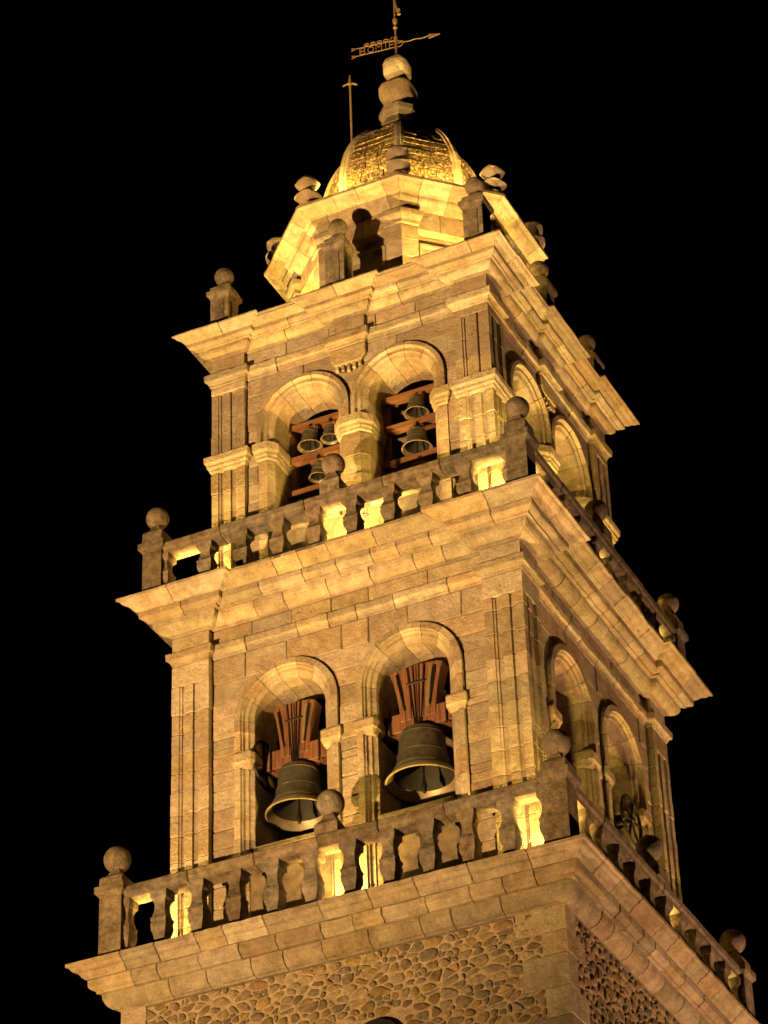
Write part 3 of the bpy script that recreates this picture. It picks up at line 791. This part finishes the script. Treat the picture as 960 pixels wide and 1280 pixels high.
V, F = merge(tube([(-1.01, -.47, 21.40), (-1.01, -.47, 21.70)], .05, 8, [.055, .015]), tube([(-1.17, -.52, 21.38), (-1.06, -.49, 21.44), (-.96, -.45, 21.44), (-.85, -.42, 21.38)], .024, 6)); obj('tip', V, F, GILT, ROD)

# ------------------------------------------------------------------ bells
def bell_prof(R, H): return [(.02*R, H), (.40*R, H*.995), (.52*R, H*.97), (.575*R, H*.90), (.60*R, H*.80), (.625*R, H*.62), (.66*R, H*.45), (.72*R, H*.28), (.80*R, H*.17), (.84*R, H*.145)]
def bell_lip(R, H): return [(.84*R, H*.145), (.90*R, H*.10), (.985*R, H*.03), (R, 0), (.95*R, -.005*H), (.86*R, H*.06), (.78*R, H*.14)]
def bell_in(R, H): return [(.78*R, H*.14), (.66*R, H*.30), (.58*R, H*.55), (.54*R, H*.80), (.40*R, H*.91), (.02*R, H*.93)]
def rev(prof, c, n=40):
    V, F = [], []
    for r, z in prof: V += [(c[0]+r*math.cos(2*PI*i/n), c[1]+r*math.sin(2*PI*i/n), c[2]+z) for i in range(n)]
    for k in range(len(prof)-1):
        for i in range(n): F.append((k*n+i, k*n+(i+1) % n, (k+1)*n+(i+1) % n, (k+1)*n+i))
    return V, F
def bell_body(root, c, R, H):
    o = obj('bell_body', *rev(bell_prof(R, H), c), BRONZE, root, smooth=40, origin=c)
    obj('inside', *rev(bell_in(R, H), c), BRONZE_DARK, o, smooth=40, origin=c)
    obj('lip', *rev(bell_lip(R, H), c), BRONZE_LIP, o, smooth=40, origin=c)
    for hz, rr in ((.86, .592), (.50, .655), (.25, .745), (.21, .775)):
        obj('moulded_band', *rev([(rr*R, H*(hz-.012)), (rr*R+.012, H*(hz-.006)), (rr*R+.012, H*(hz+.006)), (rr*R-.004, H*(hz+.012))], c), BRONZE, o, smooth=60, origin=c)
    obj('clapper', *lathe([(.02, H*.9), (.022, .12*H), (.05*R, .05*H), (.085*R, -.06*H), (.06*R, -.14*H), (.02, -.18*H)], 12, c), IRON, root, smooth=40)
def big_bell(f, s, o_, zl, R, H, ztop, label, tw, wheel=False, wside=1):
    B = Vector(PF(f, s, o_, zl)); root = empty('bell', (B.x, B.y, Z0+zl), label, 'bell', 'large bells of the lower belfry')
    bell_body(root, B, R, H)
    zb0 = zl+H
    def fl(poly, d0, d1): return loft(poly, [(d0, 0), (d1-.01, 0), (d1, -.01)], lambda u, v, h: PF(f, s+u, o_+h, v))
    # cross beam, then flaring head of upright planks
    zx0, zx1 = zb0+.04, zb0+.44; bw = R*1.02
    obj('yoke_beam', *fl(rect(-bw, bw, zx0, zx1), -.19, .13), WOOD, root)
    for u in (-.12, -.04, .04, .12): pass
    nb = 6; Ht = ztop-zx1
    def hw(t): return tw*(.62+.16*t+.22*t*t*t)
    for k in range(nb):
        a, b = -1+2*k/nb, -1+2*(k+1)/nb
        L_ = [(a*hw(t)+.008, zx1-.20+(Ht+.20)*t) for t in (0, .25, .5, .75, .93)]; R_ = [(b*hw(t)-.008, zx1-.20+(Ht+.20)*t) for t in (0, .25, .5, .75, .93)]
        ca, cb = .06*(1-a*a), .06*(1-b*b)
        poly = L_+[(a*hw(1)+.004+(.07 if k == 0 else 0), ztop-.06+ca), (b*hw(1)-.004-(.07 if k == nb-1 else 0), ztop-.06+cb)]+R_[::-1]
        obj('yoke_plank', *fl(poly, -.15, .15+U(-.006, .006)), WOOD, root)
    def strap(u0, z0, u1, z1, r=.012, d=.165): return tube([PF(f, s+u0, o_+d, z0), PF(f, s+u1, o_+d, z1)], r, 6)
    for q in (-.30, -.12, .12, .30):
        obj('iron_strap', *strap(q*hw(1)*.95, ztop-.02, q*hw(0)*.55, zx0+.02), IRON, root)
    for sg in (-1, 1):
        obj('side_bar', *strap(sg*hw(.9)*.74, ztop-.14, sg*hw(.1)*.68, zx1+.02, .022), IRON, root)
    V, F = merge(*[boxm(PF(f, s+hw(.15+.75*i/21)*.58, o_+.16, zx1+.02+(ztop-.16-zx1)*i/21), (.032, .014, .010) if f == 0 else (.014, .032, .010)) for i in range(22)])
    obj('screw_ladder', V, F, BRONZE_LIP, root)
    obj('iron_plate', *fl([(-.17, zx1+.56*Ht), (.17, zx1+.56*Ht), (.20, zx1+.585*Ht), (.17, zx1+.61*Ht), (-.17, zx1+.61*Ht), (-.20, zx1+.585*Ht)], .165, .19), IRON, root)
    for sg in (-1, 1):
        obj('tie_bolt', *tube([PF(f, s+sg*bw*.78, o_+.15, zx0-.08), PF(f, s+sg*bw*.78, o_+.15, zx1+.18)], .02, 6), IRON, root)
        obj('gudgeon', *tube([PF(f, s+sg*bw, o_-.03, zx0+.2), PF(f, s+sg*(bw+.13), o_-.03, zx0+.2)], .05, 8), IRON, root)
    obj('crown', *merge(*[tube([PF(f, s+u, o_, zb0-.02), PF(f, s+u, o_, zx0+.02)], .045, 8) for u in (-.14, 0, .14)]), BRONZE, root)
    if wheel:
        cx_ = wside*(bw+.03); zc = zx0+.2; rw = .50
        P = [PF(f, s+cx_, o_+rw*math.cos(2*PI*i/28), zc+rw*math.sin(2*PI*i/28)) for i in range(29)]
        wh = obj('wheel', *tube(P, .03, 6), IRON, root)
        for i in range(3):
            t = PI*i/3+.3; obj('spoke', *tube([PF(f, s+cx_, o_+rw*math.cos(t), zc+rw*math.sin(t)), PF(f, s+cx_, o_-rw*math.cos(t), zc-rw*math.sin(t))], .022, 6), IRON, wh)
    return root
big_bell(0, -1.35, 3.10, .80, .66, 1.02, 3.22, 'large bronze bell with red wooden yoke in the lower left front arch', .50, True, -1)
big_bell(0, 1.27, 3.10, .76, .74, 1.12, 3.30, 'largest bronze bell with red wooden yoke in the lower right front arch', .60)
# bell of the side face: only the wheel and the rim show
sb = Vector(PF(1, 1.25, 3.05, .35)); root = empty('bell', (sb.x, sb.y, Z0+.35), 'bronze bell with iron wheel in the far arch of the lower belfry side', 'bell', 'large bells of the lower belfry')
bell_body(root, sb, .62, .85)
P = [PF(1, 1.25+.50*math.cos(2*PI*i/32), 3.74, 1.42+.50*math.sin(2*PI*i/32)) for i in range(33)]
wh = obj('wheel', *tube(P, .035, 6), IRON, root)
for i in range(3):
    t = PI*i/3+.15; obj('spoke', *tube([PF(1, 1.25+.50*math.cos(t), 3.74, 1.42+.50*math.sin(t)), PF(1, 1.25-.50*math.cos(t), 3.74, 1.42-.50*math.sin(t))], .026, 6), IRON, wh)
obj('axle', *tube([PF(1, 1.25, 3.82, 1.42), PF(1, 1.25, 2.5, 1.42)], .05, 8), IRON, root)
obj('yoke_beam', *loft(rect(.62, 1.92, 1.24, 1.62), [(2.86, 0), (3.24, 0)], lambda u, v, h: PF(1, u, h, v)), WOOD, root)
obj('hanger', *tube([PF(1, 1.25, 3.05, 1.18), PF(1, 1.25, 3.05, 1.30)], .09, 8), IRON, root)

# small bells of the upper belfry on a timber frame
for side, x0, x1 in ((-1, -1.815, -.355), (1, .355, 1.815)):
    lab = 'reddish timber rack of beams behind the %s arch of the upper belfry' % ('left' if side < 0 else 'right')
    r = empty('timber_rack', ((x0+x1)/2, -2.4, Z0+7.6), lab, 'rack', 'timber racks of the upper belfry')
    for z, y in (((10.36, -2.38), (9.62, -2.38), (8.74, -2.38), (10.05, -1.7), (8.15, -2.3)) if side > 0 else ((10.40, -2.38), (9.56, -2.40), (8.72, -2.40), (10.0, -1.7), (8.1, -2.3))):
        obj('beam', *boxm(((x0+x1)/2, y, z), ((x1-x0)/2-.004 if y < -2 else .98, .085, .07)), BEAM, r)
    for x in (x0+.07, x1-.07): obj('upright', *boxm((x, -2.26, 9.05), (.06, .06, 1.5)), BEAM, r)
YB = -2.52
small = [(-1.24, 9.74, .265, .40, 10.34, 'small bronze bell highest on the left in the upper left arch'),
         (-.78, 9.78, .20, .32, 10.34, 'smallest bronze bell half hidden by the middle pier in the upper left arch'),
         (-1.07, 8.90, .20, .36, 9.50, 'small bronze bell just behind the stone ball in the upper left arch'),
         (1.21, 9.74, .265, .40, 10.30, 'small bronze bell hanging at the top of the upper right arch'),
         (1.19, 8.86, .325, .48, 9.56, 'small bronze bell in the middle of the upper right arch'),
         (1.21, 8.02, .30, .40, 8.68, 'small bronze bell peeping over the rail in the upper right arch')]
for x, zl, R, H, zh, lab in small:
    r = empty('bell', (x, YB, Z0+zl), lab, 'bell', 'small bells of the upper belfry')
    bell_body(r, (x, YB, zl), R, H)
    obj('headstock', *boxm((x, YB+.01, zl+H+.045), (.15, .055, .045)), BEAM, r)
    obj('hanger', *tube([(x, YB, zl+H+.06), (x, YB+.02, zh-.02), (x, -2.40, zh+.03)], .03, 6), IRON, r)

# ------------------------------------------------------------------ floodlights
def lamp_thing(loc, aim, power, col, label, group, size=1.0, cone=120, blend=.6, soft=.10):
    loc, aim = Vector(loc), Vector(aim); d = (aim-loc).normalized()
    r = empty('floodlight', (loc.x, loc.y, loc.z+Z0), label, 'floodlight', group)
    q = Vector((0, 0, 1)) if abs(d.z) < .95 else Vector((1, 0, 0))
    e1 = d.cross(q).normalized(); e2 = e1.cross(d)
    s = size
    hs = []
    for (a, w, h) in ((-.13, .09, .06), (-.09, .13, .09), (.0, .17, .12), (.03, .18, .13)):
        for (u, v) in ((-1, -1), (1, -1), (1, 1), (-1, 1)): hs.append(tuple(loc+d*a*s+e1*w*u*s+e2*h*v*s))
    F = []
    for k in range(3):
        for i in range(4): F.append((k*4+i, k*4+(i+1) % 4, k*4+4+(i+1) % 4, k*4+4+i))
    F.append((0, 1, 2, 3))
    obj('housing', hs, F, HOUS, r)
    obj('lens', *boxm(loc+d*.012*s, (.155*s, .105*s, .006*s), [e1, e2, d]), LENS, r)
    obj('bracket', *merge(tube([loc+e1*.2*s-d*.05*s, loc+e1*.2*s-Vector((0, 0, .17*s)), loc-e1*.2*s-Vector((0, 0, .17*s)), loc-e1*.2*s-d*.05*s], .014*s, 6)), HOUS, r)
    ld = bpy.data.lights.new('lamp_light', 'SPOT'); ld.energy = power; ld.color = col; ld.spot_size = math.radians(cone); ld.spot_blend = blend; ld.shadow_soft_size = soft
    lo = bpy.data.objects.new('lamp_light', ld); p = loc+d*.06*s
    link(lo, r, (p.x, p.y, p.z+Z0)); lo.rotation_euler = d.to_track_quat('-Z', 'Y').to_euler()
    return r
G0 = -Z0+.25
lamp_thing((-13.0, -45.5, G0), (0, -3, 14.5), P_GROUND_FRONT, C_FLOOD, 'large ground floodlight on the square in front of the tower', 'ground floodlights', 3.0, 40, 1.0, .25)
lamp_thing((21.0, 15.0, G0), (3.5, 0, 8.0), P_GROUND_RIGHT, C_RIGHT, 'large ground floodlight on the square beside the tower', 'ground floodlights', 3.0, 50, .9, .25)
ZB1, ZB2, ZB3 = -2.297+.19, 5.836+.19, 12.689+.2
for (x, y, ax, ay, w, lab) in ((-4.13, -4.13, -3.4, -3.3, 1, 'at the far left corner of the lower balustrade'), (.02, -4.16, .0, -3.3, 1, 'below the middle ball of the lower balustrade front'),
        (4.12, -4.12, 3.35, -3.35, 1, 'at the near corner of the lower balustrade'), (4.16, .9, 3.3, .6, .8, 'half way along the lower balustrade side'), (4.1, 4.1, 3.3, 3.4, .8, 'at the far right corner of the lower balustrade')):
    lamp_thing((x, y, ZB1), (ax, ay, .4), P_BALC1*w, C_LAMP, 'small lit floodlight '+lab, 'balcony floodlights', .9, 104, 1.0, .08)
for (x, y, ax, ay, w, lab) in ((-3.62, -3.62, -2.9, -2.8, 1, 'at the far left corner of the upper balustrade'), (.0, -3.66, .0, -2.8, 1, 'below the middle ball of the upper balustrade front'),
        (3.6, -3.6, 2.85, -2.85, 1, 'at the near corner of the upper balustrade'), (3.66, .3, 2.8, .2, .9, 'half way along the upper balustrade side'), (3.6, 3.6, 2.8, 2.9, .9, 'at the far right corner of the upper balustrade')):
    lamp_thing((x, y, ZB2), (ax, ay, 8.6), P_BALC2*w, C_LAMP, 'small lit floodlight '+lab, 'balcony floodlights', .9, 104, 1.0, .08)
for (x, y, lab) in ((-2.30, -2.16, 'on the far left corner of the top terrace'), (2.25, -2.18, 'on the near corner of the top terrace'), (2.25, 2.25, 'on the far right corner of the top terrace')):
    lamp_thing((x, y, ZB3), (x*.55, y*.55, 14.6), P_ROOF, C_LAMP, 'lit floodlight '+lab, 'terrace floodlights', 1.0, 140, .8, .06)
for (k, s, lab) in ((-1, .1, 'left slope'), (0, -.62, 'front'), (1, .35, 'right slope'), (2, 0, 'side')):
    q = PO(k, s, 2.45, 16.17); t = PO(k, s*.9, 1.4, 17.8)
    lamp_thing(q, t, P_DOME, C_LAMP, 'small dark floodlight on the drum cornice at the %s of the dome' % lab, 'dome floodlights', .8, 140, .8, .05)
